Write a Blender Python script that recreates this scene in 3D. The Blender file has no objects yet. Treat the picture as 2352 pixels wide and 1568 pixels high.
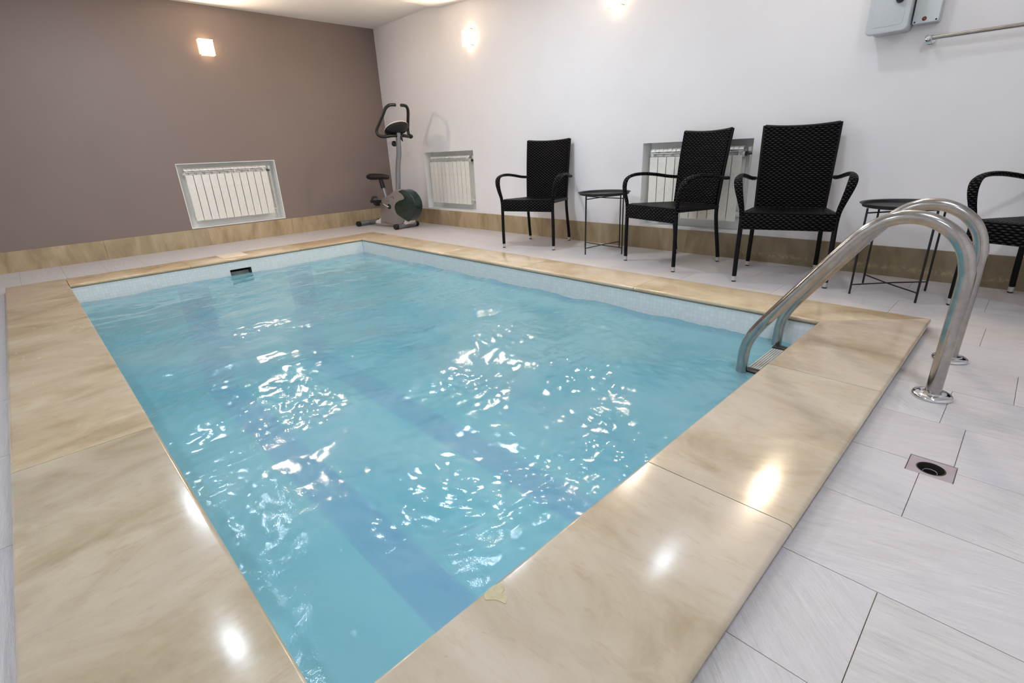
import bpy, bmesh, math, random
import numpy as np
from mathutils import Vector, Matrix
from mathutils.geometry import tessellate_polygon
PI = math.pi
SC = bpy.context.scene
COL = SC.collection
random.seed(7)

# ------------------------------------------------------------------ camera, exposure, world
cam_d = bpy.data.cameras.new('camera'); cam = bpy.data.objects.new('camera', cam_d); COL.objects.link(cam)
yaw, pitch, roll = 0.8117, -0.3671, -0.0444
f_ = Vector((-math.sin(yaw)*math.cos(pitch), math.cos(yaw)*math.cos(pitch), math.sin(pitch)))
r_ = Vector((math.cos(yaw), math.sin(yaw), 0)); u_ = r_.cross(f_)
r2 = math.cos(roll)*r_ + math.sin(roll)*u_; u2 = -math.sin(roll)*r_ + math.cos(roll)*u_
M = Matrix((r2, u2, -f_)).transposed().to_4x4(); M.translation = Vector((6.7273, -4.0795, 0.888))
cam.matrix_world = M
cam_d.sensor_width = 36.0; cam_d.lens = 1133.55*36/2352; cam_d.clip_start = 0.02
SC.camera = cam
SC.view_settings.view_transform = 'Standard'; SC.view_settings.look = 'None'
SC.view_settings.exposure = 0.73; SC.view_settings.gamma = 1.0; SC.view_settings.use_curve_mapping = False
SC.cycles.use_denoising = True
SC.cycles.max_bounces = 10; SC.cycles.diffuse_bounces = 5; SC.cycles.glossy_bounces = 4
SC.cycles.transmission_bounces = 8; SC.cycles.transparent_max_bounces = 12
SC.cycles.sample_clamp_indirect = 6.0; SC.cycles.caustics_reflective = False; SC.cycles.caustics_refractive = False
w = bpy.data.worlds.new('world'); SC.world = w; w.use_nodes = True
w.node_tree.nodes['Background'].inputs[0].default_value = (0.9, 0.95, 1, 1)
w.node_tree.nodes['Background'].inputs[1].default_value = 0.05
SCONCE_E = 185.0
CEIL_E = 92.0
# unseen ceiling lamps: leading ones read off glints and shadows, later ones added for brightness; built with the ceiling lamps below
CEILING_LAMPS = [(5.40, -1.05), (3.45, -1.55), (3.35, -3.70), (4.90, -5.00), (1.30, -3.2), (7.5, -4.3), (6.9, -2.6)]
LAMP_R = [0.065, 0.135, 0.074, 0.12, 0.125, 0.09, 0.12]
ROOM_X, ROOM_Y, ROOM_Z = 8.6, -5.9, 2.49

# ------------------------------------------------------------------ helpers
def tag(o, label=None, cat=None, group=None, kind=None):
    if label: o['label'] = label
    if cat: o['category'] = cat
    if group: o['group'] = group
    if kind: o['kind'] = kind
    return o
def empty(name, loc, rz=0, label=None, cat=None, group=None):
    o = bpy.data.objects.new(name, None); COL.objects.link(o)
    o.location = loc; o.rotation_euler = (0, 0, rz); o.empty_display_size = 0.05
    return tag(o, label, cat, group)
def uvbox(bm):
    uv = bm.loops.layers.uv.verify()
    for f in bm.faces:
        n = f.normal; a = (abs(n.x), abs(n.y), abs(n.z)); k = a.index(max(a))
        for l in f.loops:
            c = l.vert.co
            l[uv].uv = (c.y, c.z) if k == 0 else ((c.x, c.z) if k == 1 else (c.x, c.y))
def obj(name, bm, mat, parent=None, smooth=30, uv=True, loc=None):
    bm.normal_update()
    if uv: uvbox(bm)
    me = bpy.data.meshes.new(name); bm.to_mesh(me); bm.free()
    for m in (mat if isinstance(mat, (list, tuple)) else [mat]): me.materials.append(m)
    if smooth:
        for p in me.polygons: p.use_smooth = True
        me.set_sharp_from_angle(angle=math.radians(smooth))
    o = bpy.data.objects.new(name, me); COL.objects.link(o)
    if parent is not None: o.parent = parent
    if loc is not None: o.location = loc
    return o
def copy_tree(o, parent=None):
    c = o.copy(); COL.objects.link(c)
    if parent is not None: c.parent = parent
    for ch in o.children: copy_tree(ch, c)
    return c
def box(bm, a, b, bevel=0.0, seg=2, mi=0):
    x0, y0, z0 = (min(a[i], b[i]) for i in range(3)); x1, y1, z1 = (max(a[i], b[i]) for i in range(3))
    v = [bm.verts.new(p) for p in ((x0,y0,z0),(x1,y0,z0),(x1,y1,z0),(x0,y1,z0),(x0,y0,z1),(x1,y0,z1),(x1,y1,z1),(x0,y1,z1))]
    fs = [bm.faces.new([v[i] for i in q]) for q in ((0,3,2,1),(4,5,6,7),(0,1,5,4),(1,2,6,5),(2,3,7,6),(3,0,4,7))]
    for f in fs: f.material_index = mi
    if bevel > 0:
        es = list({e for f in fs for e in f.edges})
        bmesh.ops.bevel(bm, geom=es, offset=bevel, segments=seg, affect='EDGES', profile=0.5)
def smooth_path(P, n=6):
    P = [Vector(p) for p in P]; out = []
    for i in range(len(P)-1):
        p0 = P[max(i-1, 0)]; p1 = P[i]; p2 = P[i+1]; p3 = P[min(i+2, len(P)-1)]
        for k in range(n):
            t = k/n
            out.append(0.5*((2*p1)+(p2-p0)*t+(2*p0-5*p1+4*p2-p3)*t*t+(3*p1-p0-3*p2+p3)*t**3))
    out.append(P[-1]); return out
def sweep(bm, P, rad, seg=12, ref=(0, 0, 1), cap=True, shape=None, uvl=None):
    """tube along P; rad a number or one per point, shape an optional (a,b) pair for an oval section; ref the rough 'b' direction"""
    P = [Vector(p) for p in P]; n = len(P)
    R = rad if isinstance(rad, (list, tuple)) else [rad]*n
    T = [((P[min(i+1, n-1)]-P[max(i-1, 0)]).normalized()) for i in range(n)]
    up = Vector(ref); up = (up-T[0]*up.dot(T[0]))
    if up.length < 1e-4: up = T[0].orthogonal()
    up.normalize(); rings = []
    for i in range(n):
        if i: up = (up-T[i]*up.dot(T[i])).normalized()
        s = T[i].cross(up)
        a, b = (shape[i] if isinstance(shape, list) else shape) if shape else (1, 1)
        rings.append([bm.verts.new(P[i]+s*(math.cos(2*PI*k/seg)*R[i]*a)+up*(math.sin(2*PI*k/seg)*R[i]*b)) for k in range(seg)])
    for i in range(n-1):
        for k in range(seg):
            bm.faces.new((rings[i][k], rings[i][(k+1) % seg], rings[i+1][(k+1) % seg], rings[i+1][k]))
    if cap:
        bm.faces.new(rings[0][::-1]); bm.faces.new(rings[-1])
def lathe(bm, prof, seg=32, c=(0, 0, 0), axis='z', cap=True):
    def pt(r, h, a):
        x, y = r*math.cos(a), r*math.sin(a)
        if axis == 'z': return (c[0]+x, c[1]+y, c[2]+h)
        if axis == 'y': return (c[0]+x, c[1]+h, c[2]+y)
        return (c[0]+h, c[1]+x, c[2]+y)
    rings = [[bm.verts.new(pt(r, h, 2*PI*k/seg)) for k in range(seg)] for r, h in prof]
    for i in range(len(rings)-1):
        for k in range(seg):
            bm.faces.new((rings[i][k], rings[i][(k+1) % seg], rings[i+1][(k+1) % seg], rings[i+1][k]))
    if cap:
        bm.faces.new(rings[0][::-1]); bm.faces.new(rings[-1])
    bmesh.ops.recalc_face_normals(bm, faces=bm.faces)
def prism(bm, poly, h0, h1, axis='y', bevel=0.0, seg=3):
    """polygon (u,v) extruded along an axis: y -> (u,h,v)"""
    def pt(u, v, h): return (u, h, v) if axis == 'y' else ((h, u, v) if axis == 'x' else (u, v, h))
    a = [bm.verts.new(pt(u, v, h0)) for u, v in poly]; b = [bm.verts.new(pt(u, v, h1)) for u, v in poly]
    n = len(poly); fs = [bm.faces.new((a[i], a[(i+1) % n], b[(i+1) % n], b[i])) for i in range(n)]
    f0 = bm.faces.new(a[::-1]); f1 = bm.faces.new(b)
    bmesh.ops.recalc_face_normals(bm, faces=fs+[f0, f1])
    if bevel > 0:
        es = list(set(f0.edges) | set(f1.edges))
        bmesh.ops.bevel(bm, geom=es, offset=bevel, segments=seg, affect='EDGES', profile=0.5, clamp_overlap=True)
def grid_wall(bm, us, vs, holes, pt, mi=0):
    """rectangular sheet split at us/vs, cells inside a hole are left open"""
    us = sorted(set(us)); vs = sorted(set(vs)); V = {}
    def g(u, v):
        if (u, v) not in V: V[(u, v)] = bm.verts.new(pt(u, v))
        return V[(u, v)]
    for i in range(len(us)-1):
        for j in range(len(vs)-1):
            cu, cv = (us[i]+us[i+1])/2, (vs[j]+vs[j+1])/2
            if any(h[0] < cu < h[1] and h[2] < cv < h[3] for h in holes): continue
            f = bm.faces.new((g(us[i], vs[j]), g(us[i+1], vs[j]), g(us[i+1], vs[j+1]), g(us[i], vs[j+1]))); f.material_index = mi

# ------------------------------------------------------------------ materials
def lin(c): return tuple(((x/255+0.055)/1.055)**2.4 if x/255 > 0.04045 else x/255/12.92 for x in c)
class N:
    def __init__(s, name):
        s.m = bpy.data.materials.new(name); s.m.use_nodes = True; s.t = s.m.node_tree
        s.b = s.t.nodes['Principled BSDF']; s.out = s.t.nodes['Material Output']
    def n(s, typ, **k):
        nd = s.t.nodes.new('ShaderNode'+typ)
        for a, b in k.items():
            if hasattr(nd, a): setattr(nd, a, b)
        return nd
    def l(s, a, b): s.t.links.new(a, b)
    def coord(s, kind='Object', scale=(1, 1, 1), rot=(0, 0, 0)):
        tc = s.n('TexCoord'); mp = s.n('Mapping'); s.l(tc.outputs[kind], mp.inputs[0])
        mp.inputs['Scale'].default_value = scale; mp.inputs['Rotation'].default_value = rot
        return mp.outputs[0]
    def noise(s, vec, scale, detail=4, rough=0.55, dist=0.0):
        nd = s.n('TexNoise'); s.l(vec, nd.inputs['Vector']); nd.inputs['Scale'].default_value = scale
        nd.inputs['Detail'].default_value = detail; nd.inputs['Roughness'].default_value = rough; nd.inputs['Distortion'].default_value = dist
        return nd.outputs['Fac']
    def ramp(s, fac, stops):
        nd = s.n('ValToRGB'); s.l(fac, nd.inputs[0]); e = nd.color_ramp.elements
        while len(e) < len(stops): e.new(0.5)
        for k, (p, c) in enumerate(stops):
            e[k].position = p; e[k].color = (*(c if len(c) == 3 else c[:3]), 1)
        return nd.outputs[0]
    def mix(s, fac, a, b, mode='MIX'):
        nd = s.n('Mix', data_type='RGBA', blend_type=mode)
        for sock, v in ((nd.inputs[0], fac), (nd.inputs[6], a), (nd.inputs[7], b)):
            if isinstance(v, (int, float)): sock.default_value = v
            elif isinstance(v, tuple): sock.default_value = (*v[:3], 1)
            else: s.l(v, sock)
        return nd.outputs[2]
    def math(s, op, a, b=0.0):
        nd = s.n('Math', operation=op)
        for sock, v in ((nd.inputs[0], a), (nd.inputs[1], b)):
            if isinstance(v, (int, float)): sock.default_value = v
            else: s.l(v, sock)
        return nd.outputs[0]
    def bump(s, h, strength=0.3, dist=0.002, normal=None):
        nd = s.n('Bump'); nd.inputs['Strength'].default_value = strength; nd.inputs['Distance'].default_value = dist
        s.l(h, nd.inputs['Height'])
        if normal is not None: s.l(normal, nd.inputs['Normal'])
        return nd.outputs[0]
    def set(s, col=None, rough=None, metal=None, normal=None, coat=None, spec=None):
        for k, v in (('Base Color', col), ('Roughness', rough), ('Metallic', metal), ('Normal', normal), ('Coat Weight', coat), ('Specular IOR Level', spec)):
            if v is None: continue
            if isinstance(v, tuple): s.b.inputs[k].default_value = (*v[:3], 1)
            elif isinstance(v, (int, float)): s.b.inputs[k].default_value = v
            else: s.l(v, s.b.inputs[k])
        return s.m
def plain(name, c, rough=0.5, metal=0.0, var=0.04, vs=30, coat=None, bump=0.0):
    a = N(name); v = a.coord(); n = a.noise(v, vs, 3)
    col = a.ramp(n, [(0.3, tuple(x*(1-var) for x in c)), (0.7, tuple(min(1, x*(1+var)) for x in c))])
    return a.set(col, rough, metal, a.bump(n, bump, 0.001) if bump else None, coat)
def paint(name, c):
    a = N(name); v = a.coord(); n1 = a.noise(v, 1.3, 3); n2 = a.noise(v, 260, 2)
    col = a.ramp(n1, [(0.3, tuple(x*0.975 for x in c)), (0.7, tuple(min(1, x*1.02) for x in c))])
    return a.set(col, 0.75, 0, a.bump(n2, 0.12, 0.001), spec=0.25)
def emit(name, c, e):
    a = N(name); a.set((0.9, 0.9, 0.9), 0.3)
    a.b.inputs['Emission Color'].default_value = (*c, 1); a.b.inputs['Emission Strength'].default_value = e
    return a.m

M_WHITE = paint('white_wall_paint', lin((238, 236, 238)))
M_BROWN = paint('taupe_wall_paint', lin((138, 124, 118)))
M_CEIL = paint('ceiling_paint', lin((236, 234, 232)))
M_REVEAL = plain('niche_white', lin((244, 245, 243)), 0.6, var=.01)

def m_coping():
    """polished beige marble; streaks run along the mesh's own V axis, each slab has its own offset"""
    a = N('beige_marble'); tc = a.n('TexCoord'); mp = a.n('Mapping'); a.l(tc.outputs['UV'], mp.inputs[0])
    mp.inputs['Scale'].default_value = (4.2, 2.4, 1); v = mp.outputs[0]
    wob = a.noise(tc.outputs['UV'], 1.6, 2)
    n1 = a.noise(v, 1.1, 6, 0.62, 0.7)
    n2 = a.noise(tc.outputs['UV'], 2.0, 4, 0.5, 0.6)
    mp2 = a.n('Mapping'); a.l(tc.outputs['UV'], mp2.inputs[0]); mp2.inputs['Scale'].default_value = (42, 13, 1)
    n3 = a.noise(mp2.outputs[0], 1.0, 5, 0.7, 0.2)
    at = a.n('Attribute', attribute_name='tone')
    c1 = a.ramp(n1, [(0.28, lin((160, 142, 115))), (0.43, lin((184, 168, 143))), (0.58, lin((198, 184, 161))), (0.76, lin((213, 203, 184)))])
    c2 = a.mix(a.ramp(n2, [(0.42, (0, 0, 0)), (0.62, (0.55, 0.55, 0.55))]), c1, lin((204, 192, 178)))
    c3 = a.mix(a.ramp(n3, [(0.35, (0.24, 0.24, 0.24)), (0.47, (0, 0, 0))]), c2, lin((176, 150, 114)))
    n4 = a.noise(tc.outputs['UV'], 38, 3, 0.7)
    n4m = a.noise(tc.outputs['UV'], 2.7, 2)
    spk = a.math('MULTIPLY', a.math('GREATER_THAN', n4, 0.66), a.math('GREATER_THAN', n4m, 0.56))
    c4 = a.mix(a.math('MULTIPLY', spk, 0.5), c3, lin((150, 140, 138)))
    c5 = a.mix(1.0, c4, at.outputs['Color'], 'MULTIPLY')
    rn = a.math('MULTIPLY_ADD', n2, 0.14); rn.node.inputs[2].default_value = 0.10
    rr = a.math('ADD', rn, a.math('MULTIPLY', spk, 0.2))
    return a.set(c5, rr, 0, a.bump(n3, 0.06, 0.001), spec=0.5)
M_COPING = m_coping()
def m_tile():
    a = N('white_slate_tile'); tc = a.n('TexCoord'); mp = a.n('Mapping'); a.l(tc.outputs['UV'], mp.inputs[0])
    mp.inputs['Scale'].default_value = (4.5, 30, 1); v = mp.outputs[0]
    n1 = a.noise(v, 1.6, 7, 0.66, 0.4)
    mp2 = a.n('Mapping'); a.l(tc.outputs['UV'], mp2.inputs[0]); mp2.inputs['Scale'].default_value = (9, 90, 1)
    n2 = a.noise(mp2.outputs[0], 1.3, 5, 0.7, 0.6)
    n3 = a.noise(tc.outputs['UV'], 2.2, 3)
    at = a.n('Attribute', attribute_name='tone')
    c = a.ramp(n1, [(0.25, lin((192, 186, 184))), (0.5, lin((205, 200, 198))), (0.75, lin((213, 208, 207)))])
    c = a.mix(a.ramp(n3, [(0.4, (0, 0, 0)), (0.65, (0.6, 0.6, 0.6))]), c, lin((205, 201, 205)))
    c = a.mix(1.0, c, at.outputs['Color'], 'MULTIPLY')
    h = a.math('ADD', a.math('MULTIPLY', n1, 0.7), a.math('MULTIPLY', n2, 0.55))
    return a.set(c, 0.42, 0, a.bump(h, 0.75, 0.0085), spec=0.45)
M_TILE = m_tile()
M_GROUT = plain('floor_grout', lin((128, 116, 96)), 0.9, var=0.35, vs=9)
def m_base():
    a = N('beige_stone_base'); v = a.coord('Object', (1, 1, 0.35)); n1 = a.noise(v, 7, 6, 0.62, 0.5); n2 = a.noise(a.coord(), 2.3, 3); n3 = a.noise(a.coord(), 42, 4, 0.7)
    c = a.ramp(n1, [(0.28, lin((150, 132, 102))), (0.5, lin((178, 160, 130))), (0.72, lin((198, 182, 154)))])
    at = a.n('Attribute', attribute_name='tone')
    c = a.mix(1.0, c, at.outputs['Color'], 'MULTIPLY')
    # pale mineral deposit low down on the boards
    g = a.n('NewGeometry'); sp = a.n('SeparateXYZ'); a.l(g.outputs['Position'], sp.inputs[0])
    band = a.ramp(sp.outputs[2], [(0.03, (0, 0, 0)), (0.055, (1, 1, 1)), (0.085, (0, 0, 0))])
    right = a.ramp(a.math('MULTIPLY', sp.outputs[0], 0.1), [(0.46, (0, 0, 0)), (0.54, (1, 1, 1))])
    dep = a.math('MULTIPLY', a.math('MULTIPLY', band, right), a.ramp(n3, [(0.45, (0, 0, 0)), (0.62, (0.55, 0.55, 0.55))]))
    c = a.mix(dep, c, lin((196, 178, 138)))
    return a.set(c, 0.45, 0, a.bump(n3, 0.08, 0.002))
M_BASE = m_base()
def m_mosaic(name, c, stripes=True):
    """2.5 cm glass mosaic; blue tile lines run down the end walls, across the pool floor and just under the water"""
    a = N(name); tc = a.n('TexCoord'); uv = tc.outputs['UV']
    br = a.n('TexBrick'); br.offset = 0.0; br.squash = 1.0; a.l(uv, br.inputs['Vector'])
    br.inputs['Scale'].default_value = 1.0; br.inputs['Brick Width'].default_value = 0.0245; br.inputs['Row Height'].default_value = 0.0245
    br.inputs['Mortar Size'].default_value = 0.0013; br.inputs['Mortar Smooth'].default_value = 0.3
    br.inputs['Color1'].default_value = (*c, 1); br.inputs['Color2'].default_value = (*[x*0.93 for x in c], 1)
    g = a.n('NewGeometry'); sp = a.n('SeparateXYZ'); a.l(g.outputs['Position'], sp.inputs[0])
    def band(s, lo, hi): return a.math('MULTIPLY', a.math('GREATER_THAN', s, lo), a.math('LESS_THAN', s, hi))
    X, Y, Z = sp.outputs
    lane = a.math('MAXIMUM', band(Y, -3.25, -3.0), band(Y, -2.27, -2.02))
    lane = a.math('MULTIPLY', lane, a.math('LESS_THAN', Z, -0.125))
    notside = band(Y, -3.93, -1.41)
    lane = a.math('MULTIPLY', lane, notside)
    line = band(Z, -0.153, -0.128)
    allb = a.math('MAXIMUM', lane, line)
    blue = lin((0, 92, 215))
    deep = a.math('LESS_THAN', Z, -0.153)
    cc = a.mix(deep, br.outputs['Color'], lin((172, 230, 238)))
    cc = a.mix(allb, cc, blue)
    mor = a.mix(a.math('GREATER_THAN', Z, -0.12), lin((150, 190, 200)), lin((230, 233, 225)))
    cc = a.mix(br.outputs['Fac'], cc, mor)
    inv = a.math('SUBTRACT', 1.0, br.outputs['Fac'])
    return a.set(cc, 0.18, 0, a.bump(inv, 0.5, 0.0012))
M_MOSAIC = m_mosaic('pool_mosaic', lin((240, 243, 243)))

def m_water():
    a = N('pool_water'); t = a.t; t.nodes.remove(a.b)
    v = a.coord(); n = a.noise(v, 48, 4, 0.65); nb = a.noise(v, 2.0, 2); ns = a.noise(v, 160, 2, 0.5)
    h = a.math('ADD', n, a.math('MULTIPLY', ns, 0.25))
    bmp = a.bump(a.math('MULTIPLY', h, a.ramp(nb, [(0.35, (0.25, 0.25, 0.25)), (0.65, (1, 1, 1))])), 0.26, 0.004)
    milk = a.ramp(a.noise(v, 1.1, 5, 0.6, 0.5), [(0.35, lin((150, 222, 236))), (0.65, lin((188, 238, 246)))])
    dif = a.n('BsdfDiffuse'); a.l(milk, dif.inputs[0]); a.l(bmp, dif.inputs['Normal'])
    tr = a.n('BsdfTransparent'); tr.inputs[0].default_value = (*lin((206, 243, 250)), 1)
    rf = a.n('BsdfRefraction'); rf.inputs[0].default_value = (*lin((165, 230, 248)), 1); rf.inputs['Roughness'].default_value = 0.0; rf.inputs['IOR'].default_value = 1.33
    a.l(bmp, rf.inputs['Normal'])
    m1 = a.n('MixShader'); m1.inputs[0].default_value = 0.22; a.l(tr.outputs[0], m1.inputs[1]); a.l(rf.outputs[0], m1.inputs[2])
    m2 = a.n('MixShader'); m2.inputs[0].default_value = 0.40; a.l(m1.outputs[0], m2.inputs[1]); a.l(dif.outputs[0], m2.inputs[2])
    gl = a.n('BsdfGlossy'); gl.inputs['Roughness'].default_value = 0.05; gl.inputs[0].default_value = (1, 1, 1, 1); a.l(bmp, gl.inputs['Normal'])
    fr = a.n('Fresnel'); fr.inputs['IOR'].default_value = 1.33; a.l(bmp, fr.inputs['Normal'])
    m3 = a.n('MixShader'); a.l(fr.outputs[0], m3.inputs[0]); a.l(m2.outputs[0], m3.inputs[1]); a.l(gl.outputs[0], m3.inputs[2])
    a.l(m3.outputs[0], a.out.inputs[0]); return a.m
M_WATER = m_water()

def m_weave(name, c1, c2, w=0.024, h=0.0062):
    a = N(name); tc = a.n('TexCoord'); uv = tc.outputs['UV']
    sp = a.n('SeparateXYZ'); a.l(uv, sp.inputs[0]); U, V = sp.outputs[0], sp.outputs[1]
    if w < h: U, V, w, h = V, U, h, w
    row = a.math('FLOOR', a.math('DIVIDE', V, h)); fr = a.math('FRACT', a.math('DIVIDE', V, h))
    par = a.math('FLOORED_MODULO', row, 2.0)
    ph = a.math('ADD', a.math('DIVIDE', U, w), a.math('MULTIPLY', par, 0.5))
    over = a.math('MULTIPLY_ADD', a.math('COSINE', a.math('MULTIPLY', ph, 2*PI)), 0.5); over.node.inputs[2].default_value = 0.5
    prof = a.math('POWER', a.math('SINE', a.math('MULTIPLY', fr, PI)), 0.6)
    hh = a.math('MULTIPLY', prof, a.math('MULTIPLY_ADD', over, 0.75)); hh.node.inputs[1].links[0].from_node.inputs[2].default_value = 0.25
    col = a.mix(a.math('POWER', hh, 1.3), (0.0015, 0.0015, 0.002), c1)
    return a.set(col, 0.38, 0, a.bump(hh, 1.0, 0.009), spec=a.math('MULTIPLY', a.math('POWER', hh, 2.0), 0.42))
M_WEAVE = m_weave('black_rattan_weave', lin((26, 23, 27)), lin((34, 31, 35)), 0.036, 0.0125)
M_WRAP = plain('black_rattan_frame', lin((6, 6, 7)), 0.48)
M_WRAP.node_tree.nodes['Principled BSDF'].inputs['Specular IOR Level'].default_value = 0.22
M_STRAP = m_weave('black_rattan_strap', lin((25, 22, 26)), lin((34, 31, 35)), 0.026, 0.0110)
M_SEATW = m_weave('rattan_seat_weave', lin((30, 26, 30)), lin((52, 46, 52)), 0.0095, 0.030)
M_BLACKSTEEL = plain('black_powder_coat', lin((10, 10, 12)), 0.42)
M_TRAY = plain('black_tray_coat', lin((20, 19, 20)), 0.5)
M_BLACKPL = plain('black_plastic', lin((13, 13, 12)), 0.45)
M_ALU = plain('satin_aluminium', lin((215, 213, 210)), 0.3, 0.9)
def m_steel():
    a = N('stainless_steel'); v = a.coord(); n = a.noise(v, 26, 5, 0.7); n2 = a.noise(v, 7, 3)
    c = a.ramp(n, [(0.3, lin((158, 154, 150))), (0.7, lin((184, 181, 177)))])
    r = a.math('MULTIPLY_ADD', n2, 0.22); r.node.inputs[2].default_value = 0.07
    return a.set(c, r, 1.0, a.bump(n, 0.05, 0.001))
M_STEEL = m_steel()
M_CHROME = plain('chrome', lin((225, 225, 228)), 0.08, 1.0, var=0.01)
M_DRAIN = plain('brushed_drain_steel', lin((178, 168, 176)), 0.42, 0.6, var=0.08, vs=14)
M_DARKHOLE = plain('dark_plastic_and_shade', lin((44, 42, 34)), 0.6)
M_RAD = plain('radiator_white', lin((238, 236, 228)), 0.35)
M_PIPE = plain('white_pipe', lin((226, 226, 216)), 0.4)
M_BRASSDARK = plain('dark_valve_metal', lin((92, 84, 80)), 0.4, 0.7)
M_SILVER = plain('silver_tube', lin((150, 152, 158)), 0.35, 0.7)
M_BIKEBODY = plain('grey_bike_housing', lin((140, 132, 124)), 0.4)
M_BIKEGREEN = plain('dark_green_bike_shell', lin((12, 40, 38)), 0.22, coat=0.3)
M_BIKEWHITE = plain('pale_bike_foot', lin((226, 218, 210)), 0.4)
M_BOX = plain('grey_enclosure_plastic', lin((196, 201, 205)), 0.5, var=0.02)
M_BOXLID = plain('pale_enclosure_lid', lin((212, 220, 222)), 0.5, var=0.02)
M_RED = plain('red_button', lin((170, 46, 30)), 0.4)
M_TREAD = plain('ribbed_step_grey', lin((176, 176, 172)), 0.5)
M_PALETILE = plain('pale_cover_tile', lin((226, 206, 180)), 0.35)
M_PATCH = plain('dry_patch', lin((188, 178, 142)), 0.5, var=0.12, vs=90)
M_SCONCE = emit('sconce_glass', (1.0, 0.79, 0.58), SCONCE_E)
M_SCONCESIDE = emit('sconce_glass_side', (1.0, 0.68, 0.42), 5.0)
M_SCONCERIM = plain('sconce_rim', lin((222, 196, 160)), 0.35)
M_LAMP = emit('ceiling_lamp_diffuser', (0.76, 0.87, 1.0), CEIL_E)
M_LAMPRING = plain('ceiling_lamp_ring', lin((225, 225, 225)), 0.3)
M_INK = plain('dark_print', lin((70, 62, 58)), 0.5)

# ------------------------------------------------------------------ pool and floor dimensions
XO1, XI1, XI2, XO2 = 1.154, 1.522, 6.114, 6.504
YO1, YI1, YI2, YO2 = -1.046, -1.398, -3.946, -4.317
HC, ZW, HB = 0.0444, -0.109, 0.196
DR = (6.640, 6.746, -2.4775, -2.3805)         # drain square

# floor: grout bed with openings for the pool and the drain, tiles as real thin slabs in one mesh
bm = bmesh.new()
holes = [(XI1-.02, XI2+.02, YI2-.02, YI1+.02), DR]
grid_wall(bm, [0, XI1-.02, XI2+.02, DR[0], DR[1], ROOM_X], [ROOM_Y, YI2-.02, DR[2], DR[3], YI1+.02, 0], holes, lambda u, v: (u, v, -0.0035), 1)
tone = bm.faces.layers.float_color.new('tone') if hasattr(bm.faces.layers, 'float_color') else None
tiles = []
TP, TL = 0.302, 0.604
offs = {0: 6.297, 1: 6.671, 2: 6.307, 3: 6.70, 4: 6.33, 5: 6.835, 6: 6.673, 7: 6.738, 8: 6.673, 9: 6.376, 10: 6.683, 11: 6.655}
GAP = 0.0009
def rsub(r, h):
    if h[0] >= r[1] or h[1] <= r[0] or h[2] >= r[3] or h[3] <= r[2]: return [r]
    out = []
    if r[0] < h[0]: out.append((r[0], h[0], r[2], r[3]))
    if r[1] > h[1]: out.append((h[1], r[1], r[2], r[3]))
    x0, x1 = max(r[0], h[0]), min(r[1], h[1])
    if r[2] < h[2]: out.append((x0, x1, r[2], h[2]))
    if r[3] > h[3]: out.append((x0, x1, h[3], r[3]))
    return out
uvl = bm.loops.layers.uv.verify()
tone_vals = []
for f in bm.faces: tone_vals.append((1, 1, 1))
k = 0
while -TP*(k+1) > ROOM_Y-TP:
    y1, y0 = -TP*k, max(-TP*(k+1), ROOM_Y)
    if y1 <= ROOM_Y: break
    x = (offs.get(k, 6.3+0.3*(k % 2))) % TL - TL
    while x < ROOM_X:
        r = (max(x, 0)+GAP, min(x+TL, ROOM_X)-GAP, y0+GAP, y1-GAP); x += TL
        if r[1]-r[0] < 0.01: continue
        ang = random.choice([0, 0.08, 0.12, -0.12, 0.75, -0.6, 0.4, -0.3]); ou, ov = random.uniform(0, 50), random.uniform(0, 50)
        g = random.uniform(0.955, 1.0); tn = (g, g*random.uniform(0.985, 1.0), g*random.uniform(0.98, 1.0)); dz = random.uniform(-0.0004, 0)
        ps = [r]
        for h in ((XI1-.02, XI2+.02, YI2-.02, YI1+.02), (DR[0]-.001, DR[1]+.001, DR[2]-.001, DR[3]+.001)):
            ps = [q for p in ps for q in rsub(p, h)]
        for p in ps:
            n0 = len(bm.faces)
            v = [bm.verts.new(q) for q in ((p[0], p[2], -.004), (p[1], p[2], -.004), (p[1], p[3], -.004), (p[0], p[3], -.004), (p[0], p[2], dz), (p[1], p[2], dz), (p[1], p[3], dz), (p[0], p[3], dz))]
            for q in ((4,5,6,7), (0,1,5,4), (1,2,6,5), (2,3,7,6), (3,0,4,7)):
                fc = bm.faces.new([v[i] for i in q]); tone_vals.append(tn)
                for l in fc.loops:
                    cx, cy = l.vert.co.x, l.vert.co.y
                    l[uvl].uv = (ou+cx*math.cos(ang)-cy*math.sin(ang), ov+cx*math.sin(ang)+cy*math.cos(ang))
    k += 1
def put_tone(o, vals):
    at = o.data.attributes.new('tone', 'FLOAT_COLOR', 'FACE') if False else o.data.color_attributes.new('tone', 'FLOAT_COLOR', 'CORNER')
    arr = []
    for p, v in zip(o.data.polygons, vals):
        arr += [v[0], v[1], v[2], 1.0]*p.loop_total
    at.data.foreach_set('color', arr)
if tone is not None: bm.faces.layers.float_color.remove(tone)
floor = obj('floor', bm, [M_TILE, M_GROUT], uv=False, smooth=0)
put_tone(floor, tone_vals); tag(floor, kind='structure', label='floor of pale slate-look rectangular tiles around the pool')

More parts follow.
